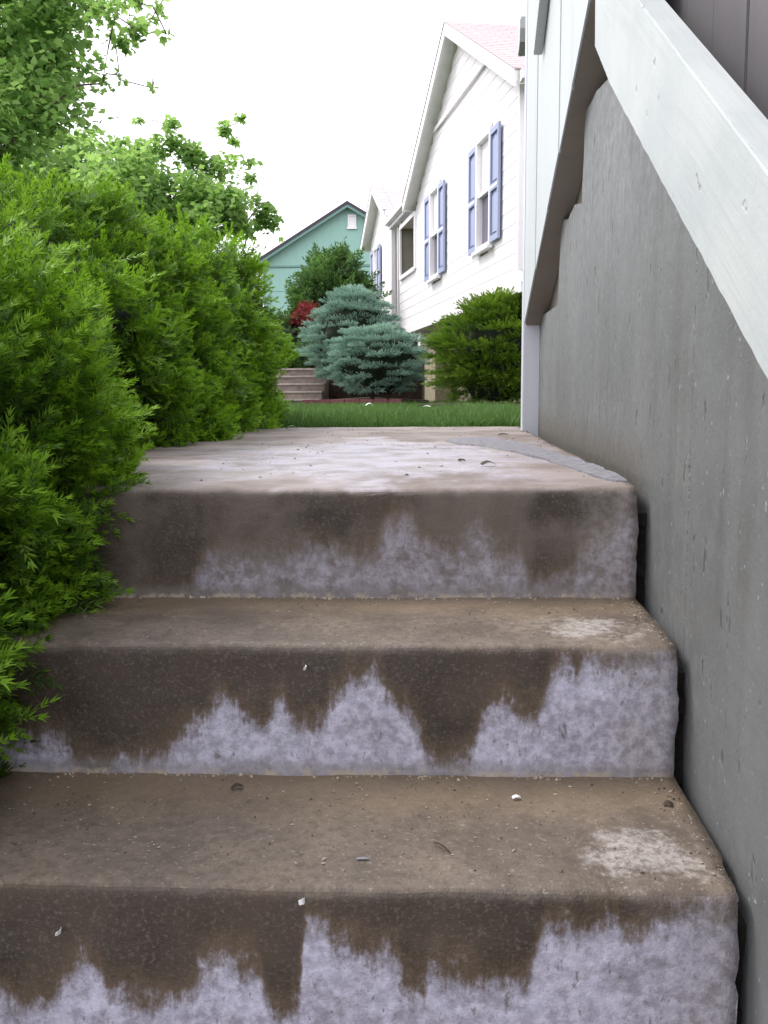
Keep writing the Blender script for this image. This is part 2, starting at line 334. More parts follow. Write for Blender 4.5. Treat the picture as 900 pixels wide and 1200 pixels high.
# ------------------------------------------------------------------ the concrete stair
stair = tag(empty('concrete_stair', (-.35, .9, -.9)), 'weathered concrete steps with pale streaked risers leading up to the landing beside the grey wall', 'stairs')
def place(o, parent):      # parent without moving
    o.parent = parent; o.matrix_parent_inverse = parent.matrix_basis.inverted(); return o
bpy.context.view_layer.update()
def fbm(x, y, z): return mnoise.fractal(Vector((x, y, z)), 1.0, 2.0, 4)
def make_step(i, depth, name, bottom):
    """front profile: riser up, rounded worn nose, tread back; swept along x with uneven wear"""
    top, low = -i*R_, -(i+1)*R_-.03
    prof = [(0, low)]
    for k in range(1, 15): prof.append((.004*k/14, low+(top-.016-low)*k/14))
    for k in range(1, 6):
        a = k/6*math.pi/2; prof.append((.004+.013*(1-math.cos(a)), top-.016+.016*math.sin(a)))
    nd = 16 if depth < .5 else 46
    for k in range(nd+1): prof.append((.018+(depth-.018)*k/nd, top))
    NX = 110; v = []; n = len(prof)
    for a in range(NX+1):
        x = XL+(XR-XL)*a/NX
        for k, (dy, z) in enumerate(prof):
            y = noseY(i, x)+dy
            w1 = fbm(x*5, i*3.1+7, z*5)*.004+fbm(x*26, i*3.7, z*26)*.0016; e = 0
            if 10 < k < 24:
                e = max(0, fbm(x*11+i*9, 2.2, 0))*.006+max(0, fbm(x*45+i*5, 5.2, 0))*.004
            xx = x
            if a == NX: xx = x+.005+fbm(y*9, z*9, i)*.003+fbm(y*60, z*60, i)*.003
            if a == NX and 13 < k < 23: xx -= .003
            zz = z-e*.6; yy = y
            if k >= 16: zz += fbm(x*4, y*4, 3)*.0025+fbm(x*30, y*30, 5)*.0010
            if k < 21: yy += w1+e
            v.append((xx, yy, zz))
    f = [(a*n+k, (a+1)*n+k, (a+1)*n+k+1, a*n+k+1) for a in range(NX) for k in range(n-1)]
    b = len(v)
    # closing sides, back and bottom
    for a in (0, NX):
        f.append(tuple(a*n+k for k in (range(n) if a == 0 else range(n-1, -1, -1)))+(b+(0 if a == 0 else 1),))
        x = XL if a == 0 else XR
        v.append((x, noseY(i, x)+depth, low))
    f.append((n-1, NX*n+n-1, b+1, b)); f.append((0, b, b+1, NX*n))
    o = MB().add(v, f).build(name, concrete_step(i), None)
    me = o.data; me.polygons.foreach_set('use_smooth', np.array([len(p.vertices) == 4 for p in me.polygons]))
    return place(o, stair)
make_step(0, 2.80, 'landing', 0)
for i in range(1, 5): make_step(i, T_+.06, 'step', 0)
# soft crumbs lying in the corner at the foot of each riser
for i in (0, 1):
    mb = MB()
    for k in range(170):
        x = random.uniform(-.62, .29); s_ = random.uniform(.001, .0026)*(1 if random.random() < .85 else 1.6)
        if fbm(x*7, i*5.0, 1) < -.12 and random.random() < .8: continue
        y = noseY(i, x)-abs(random.gauss(0, .006))-.001; z = -(i+1)*R_+s_*.3
        mb.add([(x-s_, y, z-.002), (x, y-s_, z-.002), (x+s_*1.3, y, z-.002), (x, y+s_, z-.002), (x+random.uniform(-1,1)*s_*.4, y, z+s_*.8)], [(0,1,4),(1,2,4),(2,3,4),(3,0,4),(3,2,1,0)])
    o = place(mb.build('mortar_crumbs', plain('pale_crumbs', (.40, .34, .27), .9, .3, 200)), stair); o['kind'] = 'stuff'
# grey mortar patch along the wall on the landing
pp = [(-.026,3.04),(.03,3.22),(.093,3.30),(.15,3.16),(.194,2.99),(.235,2.75),(.262,2.52),(.288,2.2),(.302,1.95),(.314,1.70),(.304,1.61),(.288,1.64),(.261,1.79),(.24,1.97),(.216,2.15),(.19,2.31),(.158,2.46),(.12,2.58),(.076,2.70),(.035,2.80),(.002,2.89)]
fine_pp = []
for k in range(len(pp)):
    a, b = Vector(pp[k]), Vector(pp[(k+1) % len(pp)])
    for q in range(6):
        c = a.lerp(b, q/6); fine_pp.append((c.x+fbm(c.x*12, c.y*8, 1)*.008, c.y+fbm(c.x*9, c.y*6, 9)*.03))
n = len(fine_pp); cx = sum(p[0] for p in fine_pp)/n; cyy = sum(p[1] for p in fine_pp)/n
mb = MB(); mb.add([(x, y, -.004) for x, y in fine_pp]+[(x*.985+.004, y, .0035+fbm(x*9, y*9, 0)*.002) for x, y in fine_pp], [(k, (k+1) % n, n+(k+1) % n, n+k) for k in range(n)]+[tuple(range(n, 2*n))])
place(mb.build('mortar_patch', M['patch']), stair)
# walk behind and below the photographer
tag(MB().box(-1.3, .3, -6, .3, -1.2, -1.06).build('path', M['farsteps'], bevel=.01), kind='structure')

# ------------------------------------------------------------------ stair wall on the right
def wx(y): return .318+.0115*(y-.9)          # wall face, leaning slightly away with distance
sw = tag(empty('stair_wall', (.33, 2.0, 0)), 'grey painted stair wall with sloped white plank rail along the right of the steps', 'wall')
bpy.context.view_layer.update()
# panel: stepped top edge hidden under the boards
outline = [(-.6,-1.4),(3.84,-1.4),(3.84,.455),(3.131,.437),(3.05,.692),(2.85,.66),(2.70,.672),(2.542,.645),(2.496,.86),(2.30,.85),(2.122,.82),(1.86,.80),(-.6,-.70)]
# bottom edge of the rail on the face: z=.162+.588*(y-.886)
dense = []
for k in range(len(outline)):
    a, b = Vector(outline[k]), Vector(outline[(k+1) % len(outline)]); m_ = max(1, int((b-a).length/.05)) if 2 <= k <= 10 else 1
    for q in range(m_):
        c = a.lerp(b, q/m_); j_ = fbm(c.x*18, c.y*18, 2)*.006 if 2 < k < 11 else 0; dense.append((c.x+j_, c.y+j_*.6))
mb = MB(); n = len(dense)
mb.add([(wx(y), y, z) for y, z in dense]+[(wx(y)+.012, y, z) for y, z in dense], [tuple(range(n-1,-1,-1)), tuple(range(n, 2*n))]+[(k, (k+1)%n, n+(k+1)%n, n+k) for k in range(n)])
place(mb.build('wall_panel', M['greywall']), sw)
# sloped plank rail, near
def plank_pts():
    lo = lambda y: .162+.588*(y-.886); hi = lambda y: .355+.62*(y-.913)
    a = [(-.4, lo(-.4))]+[(y, lo(y)+fbm(y*23, 1, 0)*.004) for y in np.arange(0, 1.86, .02)]+[(1.859,.737),(2.035,.856),(2.045,.955)]
    return a+[(2.045, hi(2.045)), (-.4, hi(-.4))]
o = place(MB().prism(plank_pts(), 'x', .29, .3325).build('sloped_rail', M['plank'], bevel=.0025), sw)
o['label'] = 'thick pale sloped plank rail'
# white end post
place(MB().prism([(.287,3.838),(.372,3.838),(.372,3.928),(.287,3.928)], 'z', -.05, 2.6).build('post', M['post'], bevel=.003), sw)
# upright guard boards; their feet follow a sloping line
foot = lambda y: .5-.3304*(y-3.612)
edges = [3.83, 3.36, 2.98, 2.68, 2.42, 2.137, 1.9, 1.7]
for k in range(len(edges)-1):
    y1, y0 = edges[k], edges[k+1]; off = [.0, .0018, .0006, .0022, .001, .002, .0006][k]
    if k == 5: break
    o = place(MB().prism([(y0+.004, foot(y0)), (y1-.004, foot(y1)), (y1-.004, 2.4), (y0+.004, 2.4)], 'x', .289+off, .2962).build('guard_board', M['board'], bevel=.002), sw)
# brown timber behind: thick underside and stringer
place(MB().prism([(2.13,foot(2.13)-.003),(3.835,foot(3.835)-.003),(3.835,1.7),(2.13,2.2)], 'x', .2968, .372).build('underside_timber', M['brown']), sw)
place(MB().prism([(2.02,.75),(3.83,.30),(3.83,1.2),(2.02,1.5)], 'x', .374, .40).build('stringer', M['brown']), sw)
# upper hand rail of the guard, seen from below
hr = lambda y: 1.2326-.493*(y-3.1866)
place(MB().prism([(3.1866,hr(3.1866)),(3.1866,hr(3.1866)+.10),(1.7,hr(1.7)+.10),(1.7,hr(1.7))], 'x', .260, .2885).build('hand_rail', M['plank'], bevel=.002), sw)
# near-black fill in the joint between stair and wall
mb = MB()
for i in range(0, 4):
    for k in range(9):
        z0 = -(i+1)*R_-.02+k*(R_-.03)/9
        mb.box(XR-.01, .318+.0115*(Y1-i*T_-.9)+.004, noseY(i, XR)+.022+random.uniform(0, .012), noseY(i, XR)+T_, z0, z0+(R_-.03)/9+.004)
place(mb.build('joint_fill', M['black']), stair)

# ------------------------------------------------------------------ house on the right (shaded wall, gutter)
rh = tag(empty('house', (3, 3, 0)), 'shaded grey boarded house wall behind the sloped rail, gutter end above the post', 'house')
bpy.context.view_layer.update()
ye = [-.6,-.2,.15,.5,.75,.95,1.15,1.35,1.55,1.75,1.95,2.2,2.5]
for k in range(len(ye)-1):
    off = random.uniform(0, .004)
    place(MB().box(.45+off, .47+off, ye[k]+.0015, ye[k+1]-.0015, -.9, 2.35).build('wall_board', M['shadewall'], bevel=.002), rh)
place(MB().box(.478, 4.5, -.6, 3.9, -1.2, 2.4).build('house_body', M['shadewall']), rh)
gp = [(4.60,1.885),(4.592,1.83),(4.61,1.775),(4.66,1.752),(4.73,1.752),(4.73,1.885),(4.722,1.885),(4.722,1.762),(4.66,1.762),(4.618,1.782),(4.602,1.83),(4.61,1.885)]
g = MB().prism(gp, 'x', .314, 3.2)
g.prism([(4.603,1.875),(4.597,1.83),(4.613,1.778),(4.66,1.756),(4.727,1.756),(4.727,1.875)], 'x', .311, .3135)
place(g.build('gutter', M['gutter']), rh)
place(MB().box(.36, 3.2, 4.735, 4.76, 1.70, 1.95).build('fascia', M['gutter']), rh)
place(MB().prism([(4.62,1.95),(8.4,2.9),(8.4,2.8),(4.76,1.88)], 'x', 1.15, 3.2).build('roof', M['shingle']), rh)
place(MB().box(.80, 3.2, 5.1, 8.2, -.2, 1.95).build('rear_wall', M['white']), rh)

# ------------------------------------------------------------------ far white house (local frame: x along the front, y outwards to the viewer, z up)
HA = math.atan2(math.cos(.2236), -math.sin(.2236))
H = tag(empty('house', (.459, 12.2, 0), HA), 'white sided gable house with blue shutters and pink shingle roof beyond the lawn', 'house')
SL = .505; PK, PZ = 1.62, 5.17; ZB = 1.40
openings = [(-.20, .40, 2.03, 3.33), (2.85, 3.45, 2.03, 3.33), (4.95, 6.50, 2.40, 3.30)]
def boards(s0, s1, z0, z1, peak=None, ops=(), out=0.0, parent=H):
    z = z0; P_ = .17
    while z < z1-.01:
        zt = min(z+P_, z1); a, b = s0, s1
        if peak:
            hw = (peak[1]-(z+.06))/SL; a, b = max(a, peak[0]-hw), min(b, peak[0]+hw)
            if b-a < .1: break
        cuts = sorted([(o[0], o[1]) for o in ops if o[2] < zt-.02 and o[3] > z+.02]); segs = []; cur = a
        for c in cuts:
            if c[0] > cur: segs.append((cur, c[0]))
            cur = c[1]
        if cur < b: segs.append((cur, b))
        for (p, q) in segs:
            MB().add([(p,out,z),(q,out,z),(q,out+.007,z),(p,out+.007,z),(p,out,zt+.01),(q,out,zt+.01),(q,out+.002,zt+.01),(p,out+.002,zt+.01)],
                     [(0,1,2,3),(4,7,6,5),(0,4,5,1),(1,5,6,2),(2,6,7,3),(3,7,4,0)]).build('siding_board', M['siding'], parent)
        z = zt
boards(-1.55, 6.7, ZB, ZB+.17*12, None, openings)
boards(-1.55, 5.0, ZB+.17*12, 5.3, (PK, PZ-.06), openings)
MB().box(-1.63, -1.552, -.05, .035, ZB-.02, 3.55).build('corner_board', M['trim'], H)
MB().box(-1.55, 6.7, -.10, .034, ZB-.13, ZB-.004).build('skirt_board', M['trim'], H)
MB().prism([(.02, 4.22), (3.22, 4.22), (3.12, 4.28), (.12, 4.28)], 'y', .028, .05).build('belt_board', M['trim'], H)
MB().box(-1.6, -1.56, -8, -.06, ZB, 3.5).build('end_wall', M['siding'], H)
MB().box(-1.5, 6.7, -8, -.55, -.1, ZB-.14).build('basement_wall', M['tan'], H)
MB().box(-1.55, 6.7, -.55, -.02, ZB-.137, ZB-.131).build('overhang_soffit', M['soffit'], H)
MB().box(4.95, 5.22, -.32, -.08, .92, ZB-.14).build('post', M['trim'], H)
MB().box(4.25, 5.2, -.5, -.20, -.1, .918).build('pier', M['tan'], H)
def window(s0, s1, z0, z1, parent=H):
    fr = MB()
    fr.box(s0-.05, s0, -.06, .06, z0-.05, z1+.07).box(s1, s1+.05, -.06, .06, z0-.05, z1+.07).box(s0, s1, -.06, .06, z1, z1+.07).box(s0, s1, -.06, .06, z0-.05, z0)
    f = fr.build('window', M['trim'], parent)
    zm = (z0+z1)/2
    MB().box(s0, s1, -.03, .035, zm-.02, zm+.02).build('meeting_rail', M['trim'], f)
    MB().box(s0, s1, -.02, -.012, zm+.02, z1).build('pane', M['blind'], f)
    MB().box(s0, s1, -.03, -.022, z0, zm-.02).build('pane', M['pane'], f)
    MB().box(s0-.10, s1+.10, .03, .10, z0-.09, z0-.052).build('sill', M['trim'], f)
def shutter(s0, s1, z0, z1, parent=H):
    sh = MB(); o0, o1 = .03, .062; q = .05; zm = z0+(z1-z0)*.48
    sh.box(s0, s0+q, o0, o1, z0, z1).box(s1-q, s1, o0, o1, z0, z1).box(s0+q, s1-q, o0, o1, z0, z0+.07).box(s0+q, s1-q, o0, o1, z1-.07, z1).box(s0+q, s1-q, o0, o1, zm-.04, zm+.04)
    r = sh.build('shutter', M['shutter'], parent)
    for (a, b) in ((z0+.07, zm-.04), (zm+.04, z1-.07)):
        MB().prism([(s0+q+.025, a+.03), (s1-q-.025, a+.03), (s1-q-.025, b-.06), ((s0+s1)/2, b-.03), (s0+q+.025, b-.06)], 'y', o0+.003, o0+.014).build('panel', M['shutter'], r, bevel=.006)
    MB().box(s0+q, s1-q, o0-.004, o0+.002, z0+.07, z1-.07).build('back_panel', M['shutter'], r)
    MB().box(s0+q*.7, s1-q*.7, o1, o1+.004, zm-.015, zm+.015).build('tilt_bar', M['trim'], r)
for (s0, s1) in ((-.20, .40), (2.85, 3.45)):
    window(s0, s1, 2.03, 3.33); shutter(s1+.05, s1+.45, 2.0, 3.34); shutter(s0-.45, s0-.05, 2.0, 3.34)
# recessed porch
pr = MB(); pr.box(4.9, 6.6, -1.3, -1.25, 1.5, 3.5).build('porch_wall', M['khaki'], H)
MB().box(4.9, 4.94, -1.25, -.0, 1.5, 3.5).build('porch_side', M['khaki'], H); MB().box(6.52, 6.56, -1.25, -.0, 1.5, 3.5).build('porch_side', M['khaki'], H)
MB().box(4.94, 6.52, -1.25, 0, 3.32, 3.36).build('porch_ceiling', M['trim'], H); MB().box(4.94, 6.52, -1.25, 0, 2.2, 2.24).build('porch_floor', M['tan'], H)
MB().box(4.90, 4.98, .0, .04, 2.36, 3.34).box(6.48, 6.56, .0, .04, 2.36, 3.34).box(4.98, 6.48, .0, .04, 3.28, 3.36).box(4.98, 6.48, .0, .05, 2.33, 2.40).build('porch_trim', M['trim'], H)
MB().box(-1.62, -1.57, .04, .10, 1.5, 3.45).build('downspout', M['trim'], H)

def gable_roof(pk, pz, half_l, half_r, front, back, parent, tabs=True):
    th = .11
    for sgn, hw in ((1, half_l), (-1, half_r)):
        e = pk+sgn*hw; ez = pz-hw*SL
        MB().prism([(pk, pz), (e, ez), (e, ez-th), (pk, pz-th)], 'y', back, front-.03).build('roof_deck', M['soffit'], parent)
        MB().prism([(pk, pz+.015), (e, ez+.015), (e, ez-.17), (pk, pz-.17)], 'y', front-.03, front).build('rake_board', M['trim'], parent)
        # shingle courses
        mb = MB(); L = hw/math.cos(math.atan(SL)); rows = int(L/.14)+1; tint = []
        W = .30 if sgn == -1 else 1.2
        cs, sn = math.cos(math.atan(SL)), math.sin(math.atan(SL))
        if not tabs: W = 1.0
        for r in range(rows):
            d0 = r*.14; d1 = min(L+.02, d0+.17); y = back+(r % 2)*W*.5
            while y < front-.01:
                y2 = min(front+.01, y+W-.012)
                def PT(d, y, h): return (pk+sgn*(d*cs+h*sn), y, pz-d*sn+h*cs)
                h0, h1 = .006, .017
                mb.add([PT(d0,y,h0),PT(d1,y,h1-.008),PT(d1,y2,h1-.008),PT(d0,y2,h0),PT(d1,y,h1+.004),PT(d1,y2,h1+.004),PT(d0,y,h0+.010),PT(d0,y2,h0+.010)],
                       [(6,4,5,7),(1,2,5,4),(0,1,4,6),(3,7,5,2)])
                tint += [random.random()]*8; y += W
        o = mb.build('shingles', M['shingle'], parent); o['kind'] = 'stuff'
        at = o.data.attributes.new('tint', 'FLOAT', 'POINT'); at.data.foreach_set('value', np.array(tint, dtype=np.float32))
        # gutter along the eave
        MB().prism([(e+sgn*.02, ez-.02), (e+sgn*.13, ez-.02), (e+sgn*.12, ez-.12), (e+sgn*.02, ez-.14)], 'y', back, front-.05).build('gutter', M['trim'], parent)
gable_roof(PK, PZ+.10, 3.48, 3.45, .22, -8, H)
# garage wing at the far end of the front
boards(7.6, 10.75, ZB, 4.6, (9.05, 4.55), [(9.5, 9.95, 2.38, 3.40)])
window(9.5, 9.95, 2.38, 3.40); shutter(9.0, 9.45, 2.35, 3.42); shutter(10.0, 10.45, 2.35, 3.42)
MB().box(7.5, 7.598, -.05, .035, ZB, 3.55).build('corner_board', M['trim'], H)
MB().box(10.752, 10.79, -6, .02, -.1, 3.5).build('end_wall', M['siding'], H)
MB().box(7.6, 10.75, -6, -.05, -.1, ZB).build('basement_wall', M['tan'], H)
gable_roof(9.05, 4.66, 1.95, 1.62, .22, -6, H, False)
MB().box(6.7, 7.6, -1.6, -1.5, .1, 3.7).build('entry_wall', M['siding'], H)
MB().box(6.8, 7.4, -1.5, -1.46, 1.6, 3.3).build('entry_door', M['shutter'], H)
MB().box(5.14, 7.42, -.3, .10, 3.445, 3.525).build('eave_beam', M['trim'], H)
MB().box(6.95, 7.03, -.1, 0, ZB, 3.44).build('entry_post', M['trim'], H)
MB().box(6.702, 7.59, -1.5, .0, ZB-.12, ZB).build('entry_floor', M['trim'], H)
MB().prism([(-1.5, 4.1), (.10, 3.60), (.10, 3.53), (-1.5, 4.03)], 'x', 5.14, 7.42).build('entry_roof', M['shingle'], H)
MB().prism([(.105, 3.62), (.20, 3.62), (.19, 3.52), (.105, 3.50)], 'x', 5.16, 7.40).build('gutter', M['trim'], H)

# ------------------------------------------------------------------ mint green house far behind
G = tag(empty('house', (-3.256, 30, .5)), 'mint green gable house with dark roof edge behind the evergreens', 'house')
bpy.context.view_layer.update()
ax, az_ = -3.256, 6.08; SG = .60
zz = 1.0
def groof(z): return (az_-.06-z)/SG
rows = [(.5, 1.6), (1.6, 2.7), (2.7, 3.4), (3.4, 4.14)]
for a, b in rows: place(MB().box(ax-2.75, ax+2.75, 30.0, 30.05, a, b-.012).build('wall_panel', M['green']), G)
place(MB().prism([(ax-groof(4.2), 4.2), (ax+groof(4.2), 4.2), (ax, az_-.06)], 'y', 30.0, 30.05).build('gable_panel', M['green']), G)
place(MB().box(ax-2.8, ax+2.8, 29.97, 30.06, 4.14, 4.2).build('belt_board', M['greentrim']), G)
place(MB().prism([(ax-2.7, .5), (ax+2.7, .5), (ax+2.7, 4.3), (ax, 5.9), (ax-2.7, 4.3)], 'y', 30.06, 38).build('house_body', M['green']), G)
for sgn in (-1, 1):
    e = ax+sgn*3.05; ez = az_-3.05*SG
    place(MB().prism([(ax, az_+.02), (e, ez+.02), (e, ez-.07), (ax, az_-.07)], 'y', 29.7, 38.2).build('roof', M['darkroof']), G)
    place(MB().prism([(ax, az_-.072), (e, ez-.072), (e, ez-.17), (ax, az_-.17)], 'y', 29.73, 29.78).build('rake_board', M['greentrim']), G)
wv = place(MB().box(-3.30, -2.98, 29.93, 29.995, 5.28, 5.34).box(-3.27, -3.22, 29.94, 29.995, 5.34, 5.72).box(-3.05, -3.0, 29.94, 29.995, 5.34, 5.72).box(-3.22, -3.05, 29.94, 29.995, 5.67, 5.72).build('window', M['trim']), G)
place(MB().box(-3.22, -3.05, 29.97, 29.99, 5.34, 5.67).build('pane', M['blind']), wv)

# ------------------------------------------------------------------ far steps, planting bed
FS = tag(empty('far_steps', (-2.4, 15.3, -.06)), 'small grey brown concrete steps between the hedge end and the blue spruce', 'stairs')
bpy.context.view_layer.update()
for k in range(5):
    zt = -.06+.131*(k+1)
    st_ = place(MB().box(-3.3, -2.125, 15+k*.30, 15+(k+1)*.30+.05, -.25, zt-.03).build('step', M['farsteps'], bevel=.004), FS)
    nz_ = MB().box(-3.305, -2.12, 14.955+k*.30, 15+(k+1)*.30+.02, zt-.031, zt).build('nosing', M['nosing'], bevel=.008); bpy.context.view_layer.update()
    nz_.parent = st_; nz_.matrix_parent_inverse = st_.matrix_world.inverted()
bed = []
for a in range(40):
    th = a/40*2*math.pi; bed.append((-1.28+.95*math.cos(th), 14.3+1.3*math.sin(th)))
mb = MB(); n = 40
mb.add([(x, y, -.1) for x, y in bed]+[(x*.98-.025, y*.98+.28, .05) for x, y in bed]+[(-1.28, 14.3, .10)], [(k, (k+1)%n, n+(k+1)%n, n+k) for k in range(n)]+[(n+k, n+(k+1)%n, 2*n) for k in range(n)])
tag(mb.build('planting_bed', M['soil'], smooth=True), kind='structure')
tag(MB().prism([(-.4, 10.2), (1.3, 9.9), (1.6, 12.0), (-.2, 12.4)], 'z', -.1, .03).build('planting_bed', M['soil'], bevel=.03), kind='structure')
eg = tag(empty('bed_edging', (-1.5, 12.95, 0)), 'low row of dull red bricks edging the bed under the blue spruce', 'edging')
bpy.context.view_layer.update()
for k in range(7):
    b_ = MB().box(-.095, .095, -.045, .045, -.05, .075).build('brick', M['edging'], bevel=.008)
    b_.location = (-1.98+k*.2, 12.95+.02*math.sin(k*2.1), -.0); b_.rotation_euler = (random.uniform(-.05,.05), random.uniform(-.04,.04), random.uniform(-.08,.08))
    bpy.context.view_layer.update(); b_.parent = eg; b_.matrix_parent_inverse = eg.matrix_basis.inverted()
# added dark board standing in for the shade under the spruce
tag(MB().box(-2.1, -.5, 15.9, 16.0, -.15, .42).build('shade_board', M['soil'], bevel=.01), 'low added board under the blue spruce, the shade there painted in as dark earth brown', 'wall')

# ------------------------------------------------------------------ foliage
def scatter_mesh(name, tv, tf, ttint, pos, frames, scale, tint, mat, parent):
    """copies of a small needle or leaf shape joined into one foliage mesh. tv (n,3), tf (m,k), frames (K,3,3) columns = axes"""
    K, n = len(pos), len(tv)
    P = np.einsum('kij,nj->kni', frames, tv)*scale[:, None, None]+pos[:, None, :]
    m, kk = tf.shape
    Fx = (tf[None]+(np.arange(K)*n)[:, None, None]).reshape(-1).astype(np.int32)
    me = bpy.data.meshes.new(name); me.vertices.add(K*n); me.vertices.foreach_set('co', P.reshape(-1).astype(np.float32))
    me.loops.add(len(Fx)); me.loops.foreach_set('vertex_index', Fx)
    me.polygons.add(K*m); me.polygons.foreach_set('loop_start', np.arange(0, K*m*kk, kk, dtype=np.int32))
    try: me.polygons.foreach_set('loop_total', np.full(K*m, kk, dtype=np.int32))
    except Exception: pass
    at = me.attributes.new('tint', 'FLOAT', 'POINT')
    tt = np.clip(tint[:, None]+ttint[None], 0, 1).astype(np.float32); at.data.foreach_set('value', tt.reshape(-1))
    me.update(calc_edges=True); me.validate()
    o = link_mesh(name, me, mat, parent); o['kind'] = 'stuff'; return o
def unit(a): return a/np.maximum(np.linalg.norm(a, axis=-1, keepdims=True), 1e-9)
def frames_from(d, upv):
    x = unit(d); y = unit(np.cross(upv, x)); z = np.cross(x, y); return np.stack([x, y, z], axis=2)
def spray(nn, ln=.40, wd=.05, droop=.08, flat=.45, tip=.34):
    """one shoot: a thin stem carrying narrow tapering needles that lean forward, paler towards the young tip"""
    V = [(0,-.012,0),(1,0,-droop),(0,.012,0)]; Fq = [(0,1,2)]; T = [-.05,.15,-.05]
    for k in range(nn):
        t_ = .04+.94*(k+random.uniform(-.3,.3))/(nn-1); t_ = min(max(t_, .02), 1)
        for sd_ in (-1, 1):
            a = math.radians(58-34*t_+random.uniform(-12, 12)); L = ln*(1.05-.35*t_)*random.uniform(.75, 1.1); ph = random.gauss(.15, flat)
            dx, dr = math.cos(a), math.sin(a); dy, dz = dr*math.cos(ph)*sd_, dr*math.sin(ph)
            b = Vector((t_, 0, -droop*t_*t_)); d = Vector((dx, dy, dz)); w_ = d.cross(Vector((0, -math.sin(ph)*sd_, math.cos(ph)))).normalized()*wd*.5
            i0 = len(V); V += [tuple(b+d*L*.12-w_), tuple(b+d*L), tuple(b+d*L*.12+w_)]; Fq.append((i0, i0+1, i0+2)); T += [tip*t_-.16, tip*t_+.06, tip*t_-.16]
    for q in range(3):
        a = q*2.1; w_ = Vector((0, math.cos(a), math.sin(a))); b = Vector((.96, 0, -droop)); d = (Vector((1, 0, 0))+Vector((0, -math.sin(a), math.cos(a)))*.25).normalized()
        i0 = len(V); V += [tuple(b-w_*wd*.5), tuple(b+d*ln*.7), tuple(b+w_*wd*.5)]; Fq.append((i0, i0+1, i0+2)); T += [tip*.7, tip+.1, tip*.7]
    return np.array(V), np.array(Fq), np.array(T)
def superell(c, r, n, ex, zmin=-9, lump=.10, lf=5.0, seed=0, keep=None):
    """points and normals on a lumpy rounded box"""
    d = unit(RNG.normal(size=(n, 3))); e = ex
    s = (np.abs(d[:,0]/r[0])**e+np.abs(d[:,1]/r[1])**e+np.abs(d[:,2]/r[2])**e)**(-1/e)
    p = d*s[:, None]
    nn = unit(np.sign(p)*np.abs(p/np.array(r))**(e-1)/np.array(r))
    L = np.array([mnoise.fractal(Vector(q*lf)+Vector((seed, 0, 0)), 1, 2, 3) for q in p])
    p = p+nn*(L*lump)[:, None]
    if keep is not None: k = keep(p+np.array(c), nn); p, nn, L = p[k], nn[k], L[k]
    return p+np.array(c), nn, L
def core_mesh(c, r, ex, name, mat, parent, lump, lf, seed, sc=.84):
    bm = bmesh.new(); bmesh.ops.create_icosphere(bm, subdivisions=5, radius=1)
    for v in bm.verts:
        d = v.co.normalized(); s = (abs(d.x/r[0])**ex+abs(d.y/r[1])**ex+abs(d.z/r[2])**ex)**(-1/ex); q = d*s
        nn = Vector([math.copysign(abs(q[i]/r[i])**(ex-1)/r[i], q[i]) for i in range(3)]).normalized()
        v.co = Vector(c)+q*sc+nn*mnoise.fractal(q*lf+Vector((seed, 0, 0)), 1, 2, 3)*lump
    me = bpy.data.meshes.new(name); bm.to_mesh(me); bm.free(); return link_mesh(name, me, mat, parent, True)
